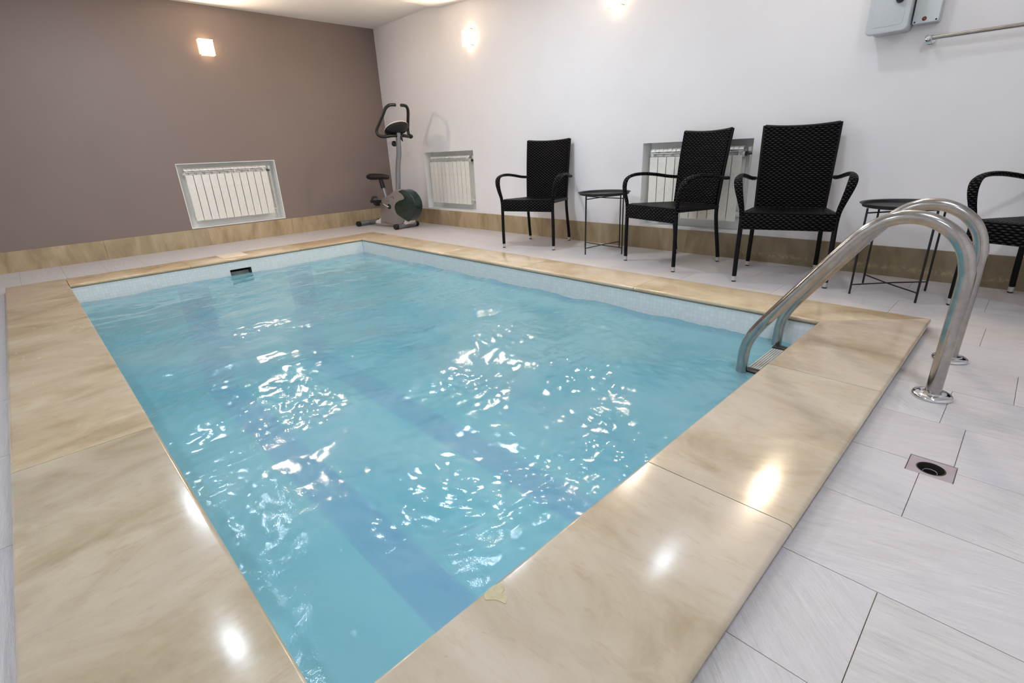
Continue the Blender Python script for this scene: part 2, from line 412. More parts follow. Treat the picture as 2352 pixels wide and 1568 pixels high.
# walls with radiator niches
NB = (-2.687, -1.630, 0.213, 0.906)     # brown wall niche (y0,y1,z0,z1)
NW1 = (0.885, 1.900, 0.213, 0.921)
NW2 = (4.208, 5.150, 0.211, 0.906)
def wall(name, bmf, mat, label):
    bm = bmesh.new(); bmf(bm); o = obj(name, bm, mat, smooth=0); tag(o, kind='structure', label=label); return o
wall('wall_left', lambda b: grid_wall(b, [ROOM_Y, NB[0], NB[1], 0], [-0.02, NB[2], NB[3], ROOM_Z], [NB], lambda u, v: (0, u, v)), M_BROWN, 'taupe brown wall with one radiator niche')
wall('wall_back', lambda b: grid_wall(b, [0, NW1[0], NW1[1], NW2[0], NW2[1], ROOM_X], [-0.02, min(NW1[2], NW2[2]), NW1[2]+.0001, NW2[3], NW1[3], ROOM_Z], [NW1, NW2], lambda u, v: (u, 0, v)), M_WHITE, 'long white wall behind the black chairs')
wall('wall_right', lambda b: grid_wall(b, [ROOM_Y, 0], [-0.02, ROOM_Z], [], lambda u, v: (ROOM_X, u, v)), M_WHITE, 'white wall outside the picture on the right')
wall('wall_front', lambda b: grid_wall(b, [0, ROOM_X], [-0.02, ROOM_Z], [], lambda u, v: (u, ROOM_Y, v)), M_WHITE, 'white wall behind the camera')
bm = bmesh.new()
R = 0.05
grid_wall(bm, [0, ROOM_X], [ROOM_Y, 0], [], lambda u, v: (u, v, ROOM_Z))
o = obj('ceiling', bm, M_CEIL, smooth=0); tag(o, kind='structure', label='white ceiling')
# the ceiling drops gently along a curved edge from x = 1.35 on
bm = bmesh.new()
prof = [(1.36, ROOM_Z-0.001), (1.385, 2.470), (1.43, 2.455), (1.56, 2.447), (1.75, 2.436), (1.95, 2.426), (2.3, 2.415), (2.9, 2.41), (2.95, 2.42), (2.97, ROOM_Z-0.001)]
prism(bm, prof, -0.002, ROOM_Y+0.002, 'y')
o = obj('trim_1', bm, M_CEIL, smooth=45); tag(o, kind='structure', label='dropped ceiling panel with a rounded edge')

def niche(name, rect, axis, depth, label):
    bm = bmesh.new(); a0, a1, z0, z1 = rect; e = 0.0015
    def P(a, d, z): return (-d, a, z) if axis == 'x' else (a, d, z)
    def quad(*q): bm.faces.new([bm.verts.new(P(*p)) for p in q])
    quad((a0, depth, z0), (a1, depth, z0), (a1, depth, z1), (a0, depth, z1))
    quad((a0, -e, z0), (a1, -e, z0), (a1, depth, z0), (a0, depth, z0))
    quad((a0, -e, z1), (a1, -e, z1), (a1, depth, z1), (a0, depth, z1))
    quad((a0, -e, z0), (a0, depth, z0), (a0, depth, z1), (a0, -e, z1))
    quad((a1, -e, z0), (a1, depth, z0), (a1, depth, z1), (a1, -e, z1))
    bmesh.ops.remove_doubles(bm, verts=bm.verts, dist=1e-5)
    # thin white plaster lip round the opening
    t = 0.006
    if axis == 'x':
        for b in ((0.0, a0-t, z0-t, .0025, a0, z1+t), (0, a1, z0-t, .0025, a1+t, z1+t), (0, a0, z1, .0025, a1, z1+t), (0, a0, z0-t, .0025, a1, z0)):
            box(bm, b[:3], b[3:])
    bmesh.ops.recalc_face_normals(bm, faces=bm.faces)
    o = obj(name, bm, M_REVEAL, smooth=0); tag(o, kind='structure', label=label)
niche('trim_2', NB, 'x', 0.135, 'white lined niche in the taupe wall')
niche('trim_3', NW1, 'y', 0.135, 'white lined niche in the white wall near the corner')
niche('trim_4', NW2, 'y', 0.135, 'white lined niche behind the chairs')

# stone skirting, cut into lengths
def baseboard(name, axis, cuts, label, tones):
    bm = bmesh.new(); vals = []
    for i in range(len(cuts)-1):
        a, b = cuts[i]+0.0006, cuts[i+1]-0.0006; n0 = len(bm.faces)
        th = 0.012
        if axis == 'x': box(bm, (0, a, -0.003), (th, b, HB), 0.001, 1)
        else: box(bm, (a, -th, -0.003), (b, 0, HB), 0.001, 1)
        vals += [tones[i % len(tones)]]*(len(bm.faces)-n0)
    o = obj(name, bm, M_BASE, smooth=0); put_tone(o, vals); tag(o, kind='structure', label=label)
baseboard('baseboard_left', 'x', [ROOM_Y, -4.51, -3.525, -2.543, -1.56, -0.6, -0.012], 'beige stone skirting along the taupe wall', [(1, .98, .95), (.95, .93, .88), (.93, .93, .88), (1.06, 1.02, .98), (1.02, .99, .95), (.98, .96, .92)])
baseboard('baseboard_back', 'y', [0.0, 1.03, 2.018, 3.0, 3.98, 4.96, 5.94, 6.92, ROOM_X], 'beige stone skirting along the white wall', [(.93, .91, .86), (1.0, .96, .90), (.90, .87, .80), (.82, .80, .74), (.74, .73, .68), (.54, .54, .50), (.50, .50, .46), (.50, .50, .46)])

# ------------------------------------------------------------------ pool basin
SK = (-2.790, -2.600, -0.145, -0.055)     # skimmer mouth on the wall x = XI1 (y0,y1,z0,z1)
ZB = -1.15
bm = bmesh.new()
def Q(*ps): bm.faces.new([bm.verts.new(p) for p in ps])
zt = HC-0.0245
grid_wall(bm, [YI2-.006, SK[0], SK[1], YI1+.006], [ZB, SK[2], SK[3], zt], [SK], lambda u, v: (XI1-.006, u, v))
x0, x1, y0, y1 = XI1-.006, XI2+.006, YI2-.006, YI1+.006
Q((x1, y0, ZB), (x1, y1, ZB), (x1, y1, zt), (x1, y0, zt))
Q((x0, y1, ZB), (x1, y1, ZB), (x1, y1, zt), (x0, y1, zt))
Q((x0, y0, ZB), (x1, y0, ZB), (x1, y0, zt), (x0, y0, zt))
Q((x0, y0, ZB), (x1, y0, ZB), (x1, y1, ZB), (x0, y1, ZB))
c0 = bm.faces[:] if False else list(bm.faces)
ctr = Vector(((x0+x1)/2, (y0+y1)/2, -0.5))
bm.normal_update()
for f in c0:
    if f.normal.dot(ctr-f.calc_center_median()) < 0: f.normal_flip()
o = obj('pool_basin', bm, M_MOSAIC, smooth=0); tag(o, 'rectangular pool basin lined with white and blue square mosaic tiles', 'pool', kind='structure')

# skimmer: dark recess in the far basin wall
t = empty('pool_skimmer', (XI1-.006, -2.695, -0.1), label='dark rectangular skimmer mouth in the far white mosaic wall of the pool', cat='skimmer')
bm = bmesh.new(); a0, a1, z0, z1 = SK[0]+2.695, SK[1]+2.695, SK[2]+.1, SK[3]+.1
def Qs(*ps): bm.faces.new([bm.verts.new(p) for p in ps])
D = -0.22
Qs((D, a0, z0), (D, a1, z0), (D, a1, z1), (D, a0, z1)); Qs((0, a0, z0), (D, a0, z0), (D, a0, z1), (0, a0, z1)); Qs((0, a1, z0), (D, a1, z0), (D, a1, z1), (0, a1, z1))
Qs((0, a0, z0), (0, a1, z0), (D, a1, z0), (D, a0, z0)); Qs((0, a0, z1), (0, a1, z1), (D, a1, z1), (D, a0, z1))
obj('throat', bm, plain('skimmer_grey', lin((96, 96, 78)), 0.6), t, smooth=0)
bm = bmesh.new(); box(bm, (-0.10, a0+.004, z0), (-0.085, a1-.004, z0+.055), .003)
obj('weir_flap', bm, plain('weir_white', lin((200, 206, 200)), 0.5), t)
bm = bmesh.new(); tag(obj('skimmer_cover', (box(bm, (1.17, -2.80, HC-.0005), (1.43, -2.565, HC+.003), .002), bm)[1], M_PALETILE),
    'pale rectangular cover tile let into the beige coping above the skimmer', 'cover')

# ------------------------------------------------------------------ coping slabs (mitred at the corners, bullnosed edges)
def slab(poly_in, edges_round, ax, tn, label, streak):
    """poly_in: 4 corners of the top outline, counter-clockwise; extruded down and bevelled on the listed edges"""
    bm = bmesh.new(); th = 0.025
    zt, zb = HC, HC-th
    top = [bm.verts.new((x, y, zt)) for x, y in poly_in]; bot = [bm.verts.new((x, y, zb)) for x, y in poly_in]
    ft = bm.faces.new(top); bm.faces.new(bot[::-1]); n = 4; es = []
    for i in range(4):
        bm.faces.new((bot[i], bot[(i+1) % 4], top[(i+1) % 4], top[i]))
    bm.edges.ensure_lookup_table()
    for i in edges_round:
        for ring in (top, bot):
            e = bm.edges.get((ring[i], ring[(i+1) % 4])); es.append(e)
    bmesh.ops.recalc_face_normals(bm, faces=bm.faces)
    if es: bmesh.ops.bevel(bm, geom=es, offset=0.0112, segments=4, affect='EDGES', profile=0.5)
    bm.normal_update()
    uv = bm.loops.layers.uv.verify(); ou, ov = random.uniform(0, 40), random.uniform(0, 40)
    for f in bm.faces:
        for l in f.loops:
            c = l.vert.co
            l[uv].uv = (ou+c.x+c.z, ov+c.y+c.z) if streak == 'y' else (ou+c.y+c.z, ov+c.x+c.z)
    o = obj('coping_slab', bm, M_COPING, uv=False, smooth=35)
    put_tone(o, [tn]*len(o.data.polygons)); tag(o, label, 'coping', 'beige marble coping slabs round the pool'); return o
g = 0.0013
def tn(): 
    k = random.uniform(0.94, 1.0); return (k, k*random.uniform(.985, 1), k*random.uniform(.96, 1))
bm = bmesh.new(); e = .009
grid_wall(bm, [XO1+e, XI1, XI2, XO2-e], [YO2+e, YI2, YI1, YO1-e], [(XI1, XI2, YI2, YI1)], lambda u, v: (u, v, HC-.0252))
for q in (((XO1+e, YO2+e), (XO2-e, YO2+e)), ((XO2-e, YO2+e), (XO2-e, YO1-e)), ((XO2-e, YO1-e), (XO1+e, YO1-e)), ((XO1+e, YO1-e), (XO1+e, YO2+e))):
    bm.faces.new([bm.verts.new(p) for p in ((*q[0], -.004), (*q[1], -.004), (*q[1], HC-.0252), (*q[0], HC-.0252))])
tag(obj('trim_5', bm, plain('mortar_bed', lin((104, 92, 78)), .8, var=.3, vs=18), smooth=0), label='mortar bed under the pool coping', kind='structure')
# white wall side (y from YI1 to YO1), streaks along x
xs = [2.03, 3.037, 4.04, 5.05]
def sidelab(i): return ['coping slab on the white wall side of the pool, next to the far corner', 'coping slab in front of the chair nearest the corner', 'coping slab in front of the first round side table', 'coping slab in front of the middle black armchair', 'coping slab on the white wall side reaching the corner by the ladder'][i]
for i in range(5):
    a = xs[i-1]+g if i else None; b = xs[i]-g if i < 4 else None
    if i == 0: P = [(XI1, YI1), (b, YI1), (b, YO1), (XO1, YO1)]
    elif i == 4: P = [(a, YI1), (XI2-g, YI1), (XO2-g, YO1), (a, YO1)]
    else: P = [(a, YI1), (b, YI1), (b, YO1), (a, YO1)]
    slab(P, [0, 2], 'x', tuple(x*y for x, y in zip(tn(), (1.14, 1.08, 0.98))), sidelab(i), 'x')
ys = [-3.10, -2.10]
labs = ['coping slab at the far left end of the pool below the radiator side of the taupe wall', 'coping slab above the skimmer mouth on the taupe wall side', 'coping slab on the taupe wall side next to the exercise bike corner']
for i in range(3):
    lo = ys[i-1]+g if i else None; hi = ys[i]-g if i < 2 else None
    if i == 0: P = [(XO1, YI2+g), (XI1, YI2+g), (XI1, hi), (XO1, hi)]
    elif i == 2: P = [(XO1, lo), (XI1, lo), (XI1, YI1-g), (XO1, YO1-g)]
    else: P = [(XO1, lo), (XI1, lo), (XI1, hi), (XO1, hi)]
    slab(P, [1, 3], 'y', tuple(x*y for x, y in zip(tn(), (1.10, .97, .80))), labs[i], 'y')
# ladder side
ys = [-2.99, -2.08]
labs = ['large coping slab nearest the camera at the bottom of the picture, right of the water', 'coping slab between the ladder and the floor drain with a bright lamp reflection', 'mitred coping slab crossed by the steel ladder rails']
for i in range(3):
    lo = ys[i-1]+g if i else YO2; hi = ys[i]-g if i < 2 else None
    if i == 0: P = [(XI2, YI2+g), (XO2, YO2+g), (XO2, hi), (XI2, hi)]
    elif i == 2: P = [(XI2, lo), (XO2, lo), (XO2, YO1+0), (XI2, YI1)]
    else: P = [(XI2, lo), (XO2, lo), (XO2, hi), (XI2, hi)]
    slab(P, [1, 3], 'y', tuple(x*y for x, y in zip(tn(), [(.93, .93, .95), (1, .99, .97), (.99, .96, .93)][i])), labs[i], 'x')
# left side (long, along x)
xs = [2.95, 4.753]
labs = ['coping slab at the far left corner of the pool', 'stained coping slab on the left edge of the pool, beyond the clearly visible joint', 'wide coping slab in the bottom left of the picture with a lamp reflection']
for i in range(3):
    a = xs[i-1]+g if i else XO1; b = xs[i]-g if i < 2 else None
    if i == 2: P = [(a, YO2), (XO2, YO2), (XI2, YI2), (a, YI2)]
    else: P = [(a, YO2), (b, YO2), (b, YI2), (a, YI2)]
    slab(P, [0, 2], 'x', tuple(x*y for x, y in zip(tn(), [(1.0, .93, .82), (1.0, .96, .88), (.92, .92, .92)][i])), labs[i], 'y')

# ------------------------------------------------------------------ water with real waves
def water():
    nx, ny = 512, 284
    X = np.linspace(XI1-.005, XI2+.005, nx); Y = np.linspace(YI2-.005, YI1+.005, ny)
    GX, GY = np.meshgrid(X, Y, indexing='xy'); rng = np.random.RandomState(5)
    wx = GX+0.05*np.sin(3.1*GY+1.3*GX)+0.03*np.sin(7.3*GX-2*GY+1); wy = GY+0.05*np.sin(2.7*GX-1.1*GY+2)+0.03*np.sin(6.1*GY+3*GX)
    Z = np.zeros_like(GX); Zf = np.zeros_like(GX)
    for i in range(46):
        lam = 10**rng.uniform(math.log10(0.10), math.log10(0.75)); th = rng.uniform(0, 2*PI)
        if rng.rand() < 0.45: th = 0.35+rng.normal()*0.4
        k = 2*PI/lam; amp = 0.0027*lam**1.15
        Z += amp*np.sin(k*(wx*math.cos(th)+wy*math.sin(th))+rng.uniform(0, 2*PI))
    for i in range(60):
        lam = 10**rng.uniform(math.log10(0.028), math.log10(0.10)); th = rng.uniform(0, 2*PI); k = 2*PI/lam
        Zf += 0.0044*lam**1.1*np.sin(k*(wx*math.cos(th)+wy*math.sin(th))+rng.uniform(0, 2*PI))
    # patches of chop: jets stir the middle and the end next to the camera
    mask = np.zeros_like(GX)
    for i in range(14):
        lam = rng.uniform(0.35, 1.2); th = rng.uniform(0, 2*PI)
        mask += np.sin(2*PI/lam*(GX*math.cos(th)+GY*math.sin(th))+rng.uniform(0, 2*PI))
    mask = 1/(1+np.exp(-1.0*mask))
    t = np.clip((GX-2.2)/2.6, 0, 1)
    Z = ZW+Z*(0.75+0.35*t)+Zf*(0.25+0.75*t)*(0.25+0.95*mask)
    co = np.stack([GX, GY, Z], -1).reshape(-1, 3)
    idx = np.arange(nx*ny).reshape(ny, nx)
    F = np.stack([idx[:-1, :-1], idx[:-1, 1:], idx[1:, 1:], idx[1:, :-1]], -1).reshape(-1, 4)
    me = bpy.data.meshes.new('pool_water'); me.vertices.add(len(co)); me.vertices.foreach_set('co', co.ravel())
    me.loops.add(F.size); me.loops.foreach_set('vertex_index', F.ravel().astype(np.int32))
    me.polygons.add(len(F)); me.polygons.foreach_set('loop_start', (np.arange(len(F))*4).astype(np.int32))
    me.polygons.foreach_set('use_smooth', np.ones(len(F), bool)); me.update(calc_edges=True); me.validate()
    me.materials.append(M_WATER); o = bpy.data.objects.new('pool_water', me); COL.objects.link(o)
    tag(o, 'rippled bright turquoise water filling the pool', 'water')
water()

# ------------------------------------------------------------------ ladder
lad = empty('pool_ladder', (6.45, -1.683, 0), label='stainless steel pool ladder with two arched handrails over the coping', cat='ladder')
RP = [(6.625, 0.0), (6.625, 0.25), (6.625, 0.42), (6.618, 0.475), (6.603, 0.522), (6.575, 0.565), (6.535, 0.598), (6.485, 0.619), (6.43, 0.622), (6.375, 0.605), (6.325, 0.568), (6.280, 0.515), (6.22, 0.432), (6.13, 0.305), (6.05, 0.192), (6.005, 0.125), (5.978, 0.075), (5.962, 0.02), (5.957, -0.05), (5.957, -0.3), (5.957, -0.92)]
for yy in (-1.903, -1.464):
    bm = bmesh.new(); sweep(bm, smooth_path([(x-6.45, yy+1.683, z) for x, z in RP], 5), 0.0235, 20, ref=(0, 1, 0))
    obj('handrail', bm, M_STEEL, lad, smooth=50)
    bm = bmesh.new(); lathe(bm, [(0.0240, 0.001), (0.060, 0.001), (0.0605, 0.006), (0.057, 0.012), (0.046, 0.0165), (0.040, 0.017), (0.036, 0.021), (0.0240, 0.0215)], 40, (6.625-6.45, yy+1.683, 0), cap=False)
    obj('base_flange', bm, M_CHROME, lad, smooth=40)
for k, z in enumerate((-0.106, -0.36, -0.61)):
    bm = bmesh.new(); box(bm, (5.958-6.45, -.205, z-.012), (6.038-6.45, .205, z+.004), .004, 2)
    s = obj('step', bm, M_TREAD, lad)
    bm = bmesh.new()
    for q in range(7):
        xx = 5.963-6.45+q*.011; box(bm, (xx, -.15, z+.0035), (xx+.006, .15, z+.0075))
    obj('tread_ribs', bm, M_TREAD, s, smooth=0)
    for sg in (-1, 1):
        bm = bmesh.new(); box(bm, (5.955-6.45, sg*.205-.045*(sg > 0), z-.016), (6.041-6.45, sg*.205+.045*(sg < 0), z+.012), .005, 2)
        obj('end_bracket', bm, M_BLACKPL, s)

# ------------------------------------------------------------------ floor drain
dr = empty('floor_drain', ((DR[0]+DR[1])/2, (DR[2]+DR[3])/2, 0), label='open square steel floor drain with a round hole in the tiled floor', cat='drain')
hw, hd = (DR[1]-DR[0])/2-.0015, (DR[3]-DR[2])/2-.0015
bm = bmesh.new(); n = 48; inn = []; out = []
for k in range(n):
    a = 2*PI*k/n; inn.append(bm.verts.new((.034*math.cos(a), .034*math.sin(a), -.0022)))
    c, s = math.cos(a), math.sin(a); m_ = min(hw/abs(c) if abs(c) > 1e-6 else 9, hd/abs(s) if abs(s) > 1e-6 else 9)
    out.append(bm.verts.new((c*m_, s*m_, -.0015)))
for k in range(n): bm.faces.new((inn[k], inn[(k+1) % n], out[(k+1) % n], out[k]))
for px, py in ((hw, hd), (-hw, hd), (-hw, -hd), (hw, -hd)):
    near = sorted(out, key=lambda v: (v.co.x-px)**2+(v.co.y-py)**2)[:2]
    bm.faces.new((near[0], near[1], bm.verts.new((px, py, -.0015))))
bmesh.ops.recalc_face_normals(bm, faces=bm.faces)
obj('frame_plate', bm, M_DRAIN, dr, smooth=0)
bm = bmesh.new(); lathe(bm, [(.034, -.0021), (.0325, -.0012), (.031, -.0016), (.031, -.055), (.0, -.056)][:4], 48, cap=False)
obj('outer_cup', bm, M_DARKHOLE, dr, smooth=50)
bm = bmesh.new(); lathe(bm, [(.001, -.055), (.033, -.055)], 32, cap=False); obj('cup_floor', bm, M_DARKHOLE, dr, smooth=0)
bm = bmesh.new(); lathe(bm, [(.0175, -.056), (.0175, -.014), (.0168, -.0125), (.0158, -.0135), (.0158, -.056)], 36, cap=False)
sp_ = obj('standpipe', bm, M_DRAIN, dr, smooth=50)
bm = bmesh.new(); lathe(bm, [(.0157, -.0135), (.0157, -.054), (.001, -.054)], 36, cap=False); obj('bore_shade_liner', bm, M_DARKHOLE, sp_, smooth=50)  # dark liner: the shade inside the pipe put into its colour

# ------------------------------------------------------------------ radiators
def radiator(nsec, pitch, label, loc, rz, zlo, zhi, mirror=1):
    """front faces local -y; sections spread along local x from 0"""
    root = empty('radiator', loc, rz, label, 'radiator', 'white sectional radiators in wall niches')
    H = zhi-zlo
    bm = bmesh.new()
    box(bm, (0.003, -.045, 0), (pitch-.003, -.040, H-.072), .001, 1)                # front plate
    box(bm, (pitch/2-.004, -.040, .0), (pitch/2+.004, .04, H-.03))                   # web
    box(bm, (0.004, .034, .02), (pitch-.004, .040, H-.03))                            # rear plate
    # curved top deflector
    pr = [(-.040, H-.030), (-.030, H-.012), (-.010, H-.002), (.018, H), (.018, H-.005), (-.010, H-.007), (-.027, H-.016), (-.036, H-.031)]
    prism(bm, [(y, z) for y, z in pr], .002, pitch-.002, 'x')
    box(bm, (pitch/2-.0025, -.040, H-.075), (pitch/2+.0025, .02, H-.006))
    box(bm, (0.001, -.042, H-.044), (pitch-.001, -.038, H-.038))
    box(bm, (0.001, -.006, H-.085), (pitch-.001, .02, H-.052))
    lathe(bm, [(.021, 0), (.021, pitch)], 16, (0, .005, H-.062), 'x'); lathe(bm, [(.021, 0), (.021, pitch)], 16, (0, .005, .05), 'x')
    s0 = obj('section', bm, M_RAD, root, smooth=30, loc=(0, 0, zlo))
    for k in range(1, nsec):
        c = s0.copy(); COL.objects.link(c); c.parent = root; c.location = (k*pitch, 0, zlo)
    e = nsec*pitch
    bm = bmesh.new(); lathe(bm, [(.017, 0), (.017, .012), (.011, .014), (.011, .045)], 18, (e, .005, zhi-.062), 'x'); obj('inlet_valve', bm, M_BRASSDARK, root)
    bm = bmesh.new(); lathe(bm, [(.010, 0), (.013, .006), (.021, .012), (.022, .040), (.018, .046)], 20, (e+.040, .005, zhi-.055)); obj('valve_knob', bm, M_PIPE, root)
    bm = bmesh.new(); sweep(bm, [(e+.045, .005, zhi-.07), (e+.045, .005, .235-.0)], .0095, 12); obj('supply_pipe', bm, M_PIPE, root)
    bm = bmesh.new(); lathe(bm, [(.015, 0), (.015, .010), (.010, .012), (.010, .040)], 18, (e, .005, zlo+.05), 'x'); lathe(bm, [(.014, -.012), (.014, .012)], 16, (e+.045, .005, zlo+.05)); obj('outlet_valve', bm, M_PIPE, root)
    bm = bmesh.new(); lathe(bm, [(.014, 0), (.014, .012)], 16, (-.012, .005, zhi-.062), 'x'); obj('end_plug', bm, M_PIPE, root)
    return root
radiator(11, .0815, 'white sectional radiator in the niche of the taupe wall', (-.075, -2.62, 0), PI/2, .285, .860)
radiator(10, .0815, 'white sectional radiator in the white wall niche beside the exercise bike', (.955, .075, 0), 0, .285, .870)
radiator(10, .0805, 'white sectional radiator in the niche behind the middle chairs', (4.262, .075, 0), 0, .285, .860)
# rotate check: local -y faces the room for the white wall; for rz = +90 deg local -y turns to +x

# ------------------------------------------------------------------ wall lamps
def sconce(loc, rz, label):
    root = empty('wall_lamp', loc, rz, label, 'wall lamp', 'square glass wall lamps')
    bm = bmesh.new(); box(bm, (-.055, -.02, -.055), (.055, -.0005, .055), .003); obj('back_plate', bm, M_CHROME, root)
    bm = bmesh.new(); box(bm, (-.070, -.062, -.075), (.070, -.020, .075), .004, 2)
    bm.normal_update()
    for f in bm.faces:
        if f.normal.y > -0.5: f.material_index = 1
    obj('glass_shade', bm, [M_SCONCE, M_SCONCESIDE], root)
    bm = bmesh.new()
    for sx in (-1, 1):
        for sz in (-1, 1):
            box(bm, (sx*.066, -.066, sz*.071), (sx*.074, -.018, sz*.079), .001, 1)
    for sx in (-1, 1): box(bm, (sx*.071, -.022, -.075), (sx*.075, -.018, .075))
    for sz in (-1, 1): box(bm, (-.071, -.022, sz*.076), (.071, -.018, sz*.080))
    obj('rim', bm, M_SCONCERIM, root, smooth=0)
sconce((0, -2.115, 2.08), PI/2, 'lit square wall lamp on the taupe wall above the radiator')
sconce((1.980, 0, 2.063), 0, 'lit square wall lamp on the white wall nearest the corner')
sconce((3.905, 0, 2.055), 0, 'lit square wall lamp at the top edge of the picture')
sconce((5.83, 0, 2.12), 0, 'lit square wall lamp above the grey switch boxes')
LAMP_WHERE = ['above the right armchairs', 'over the middle of the pool, nearer the white wall', 'over the left edge of the pool', 'added for brightness beyond the left long edge of the pool', 'added for brightness near the taupe wall above its radiator', 'added for brightness behind the camera over the tiled floor', 'added for brightness over the tiled strip beside the ladder']
for i, (x, y) in enumerate(CEILING_LAMPS):
    zc = ROOM_Z if not (1.36 < x < 2.97) else 2.41
    root = empty('ceiling_lamp', (x, y, zc), 0, None, 'ceiling lamp', 'round recessed ceiling lamps')
    root['label'] = 'round recessed ceiling lamp ' + LAMP_WHERE[i]
    bm = bmesh.new(); lathe(bm, [(.001, -.006), (LAMP_R[i], -.006), (LAMP_R[i], -.001), (.001, -.001)], 32, cap=False); obj('diffuser', bm, M_LAMP, root)
    bm = bmesh.new(); lathe(bm, [(LAMP_R[i]+.001, -.001), (LAMP_R[i]+.001, -.010), (LAMP_R[i]+.015, -.009), (LAMP_R[i]+.019, -.001)], 32, cap=False); obj('trim_ring', bm, M_LAMPRING, root)

# ------------------------------------------------------------------ switch boxes and wall bar
def rrect(w, h, r, n=5, cx=0, cz=0):
    P = []
    for sx, sz, a0 in ((1, 1, 0), (-1, 1, 90), (-1, -1, 180), (1, -1, 270)):
        for k in range(n+1):
            a = math.radians(a0+90*k/n); P.append((cx+sx*(w/2-r)+r*math.cos(a), cz+sz*(h/2-r)+r*math.sin(a)))
    return P
t = empty('switch_box', (5.884, 0, 1.60), label='large grey plastic switch box with rounded corners and a black knob', cat='switch box')
bm = bmesh.new(); prism(bm, rrect(.190, .300, .022), -.0005, -.135, 'y', .004); obj('body', bm, M_BOX, t, smooth=40)
bm = bmesh.new(); prism(bm, rrect(.206, .316, .026), -.135, -.170, 'y', .006); lid = obj('lid', bm, M_BOX, t, smooth=40)
bm = bmesh.new(); prism(bm, rrect(.150, .250, .015), -.1695, -.1715, 'y', .001); obj('lid_panel', bm, M_BOX, lid, smooth=40)
bm = bmesh.new(); lathe(bm, [(.019, 0), (.021, -.006), (.017, -.018), (.015, -.028), (.006, -.030)], 24, (.045, -.1715, .003), 'y'); box(bm, (.030, -.206, -.001), (.060, -.198, .007), .002); obj('rotary_knob', bm, M_BLACKPL, t, smooth=40)
t = empty('switch_box', (6.048, 0, 1.62), label='narrow pale grey switch box with a red button right of the large box', cat='switch box')
bm = bmesh.new(); prism(bm, rrect(.124, .290, .010), -.0005, -.055, 'y', .002); obj('body', bm, M_BOX, t, smooth=40)
bm = bmesh.new(); prism(bm, rrect(.120, .286, .008), -.055, -.072, 'y', .002); obj('lid', bm, M_BOXLID, t, smooth=40)
bm = bmesh.new(); lathe(bm, [(.0105, 0), (.0105, -.003), (.008, -.004)], 20, (-.006, -.072, -.122), 'y'); b = obj('button_collar', bm, M_BLACKPL, t)
bm = bmesh.new(); lathe(bm, [(.0065, 0), (.0065, -.004), (.004, -.005)], 20, (-.006, -.0755, -.122), 'y'); tag(obj('button', bm, M_RED, t), 'red button')
for sx in (-1, 1):
    bm = bmesh.new(); lathe(bm, [(.0045, 0), (.004, -.001)], 14, (sx*.049, -.0722, -.134), 'y'); obj('screw', bm, M_BLACKPL, t)
t = empty('wall_bar', (6.085, 0, 1.392), label='long chrome bar fixed to the white wall below the switch boxes', cat='bar')
bm = bmesh.new(); lathe(bm, [(.0235, -.0005), (.0235, -.006), (.018, -.010), (.010, -.012), (.009, -.075)], 24, (0, 0, 0), 'y'); obj('wall_mount', bm, M_CHROME, t, smooth=40)
bm = bmesh.new(); sweep(bm, [(-.002, -.082, 0), (2.0, -.082, .0)], .0105, 18, ref=(0, 0, 1)); obj('rod', bm, M_STEEL, t, smooth=40)
bm = bmesh.new(); lathe(bm, [(.009, -.066), (.016, -.068), (.017, -.095), (.012, -.100), (.006, -.098)], 24, (0, 0, 0), 'y'); obj('joint_ring', bm, M_CHROME, t, smooth=40)
bm = bmesh.new(); lathe(bm, [(.0235, -.0005), (.0235, -.006), (.018, -.010), (.010, -.012), (.009, -.075)], 24, (1.98, 0, 0), 'y'); obj('wall_mount', bm, M_CHROME, t, smooth=40)

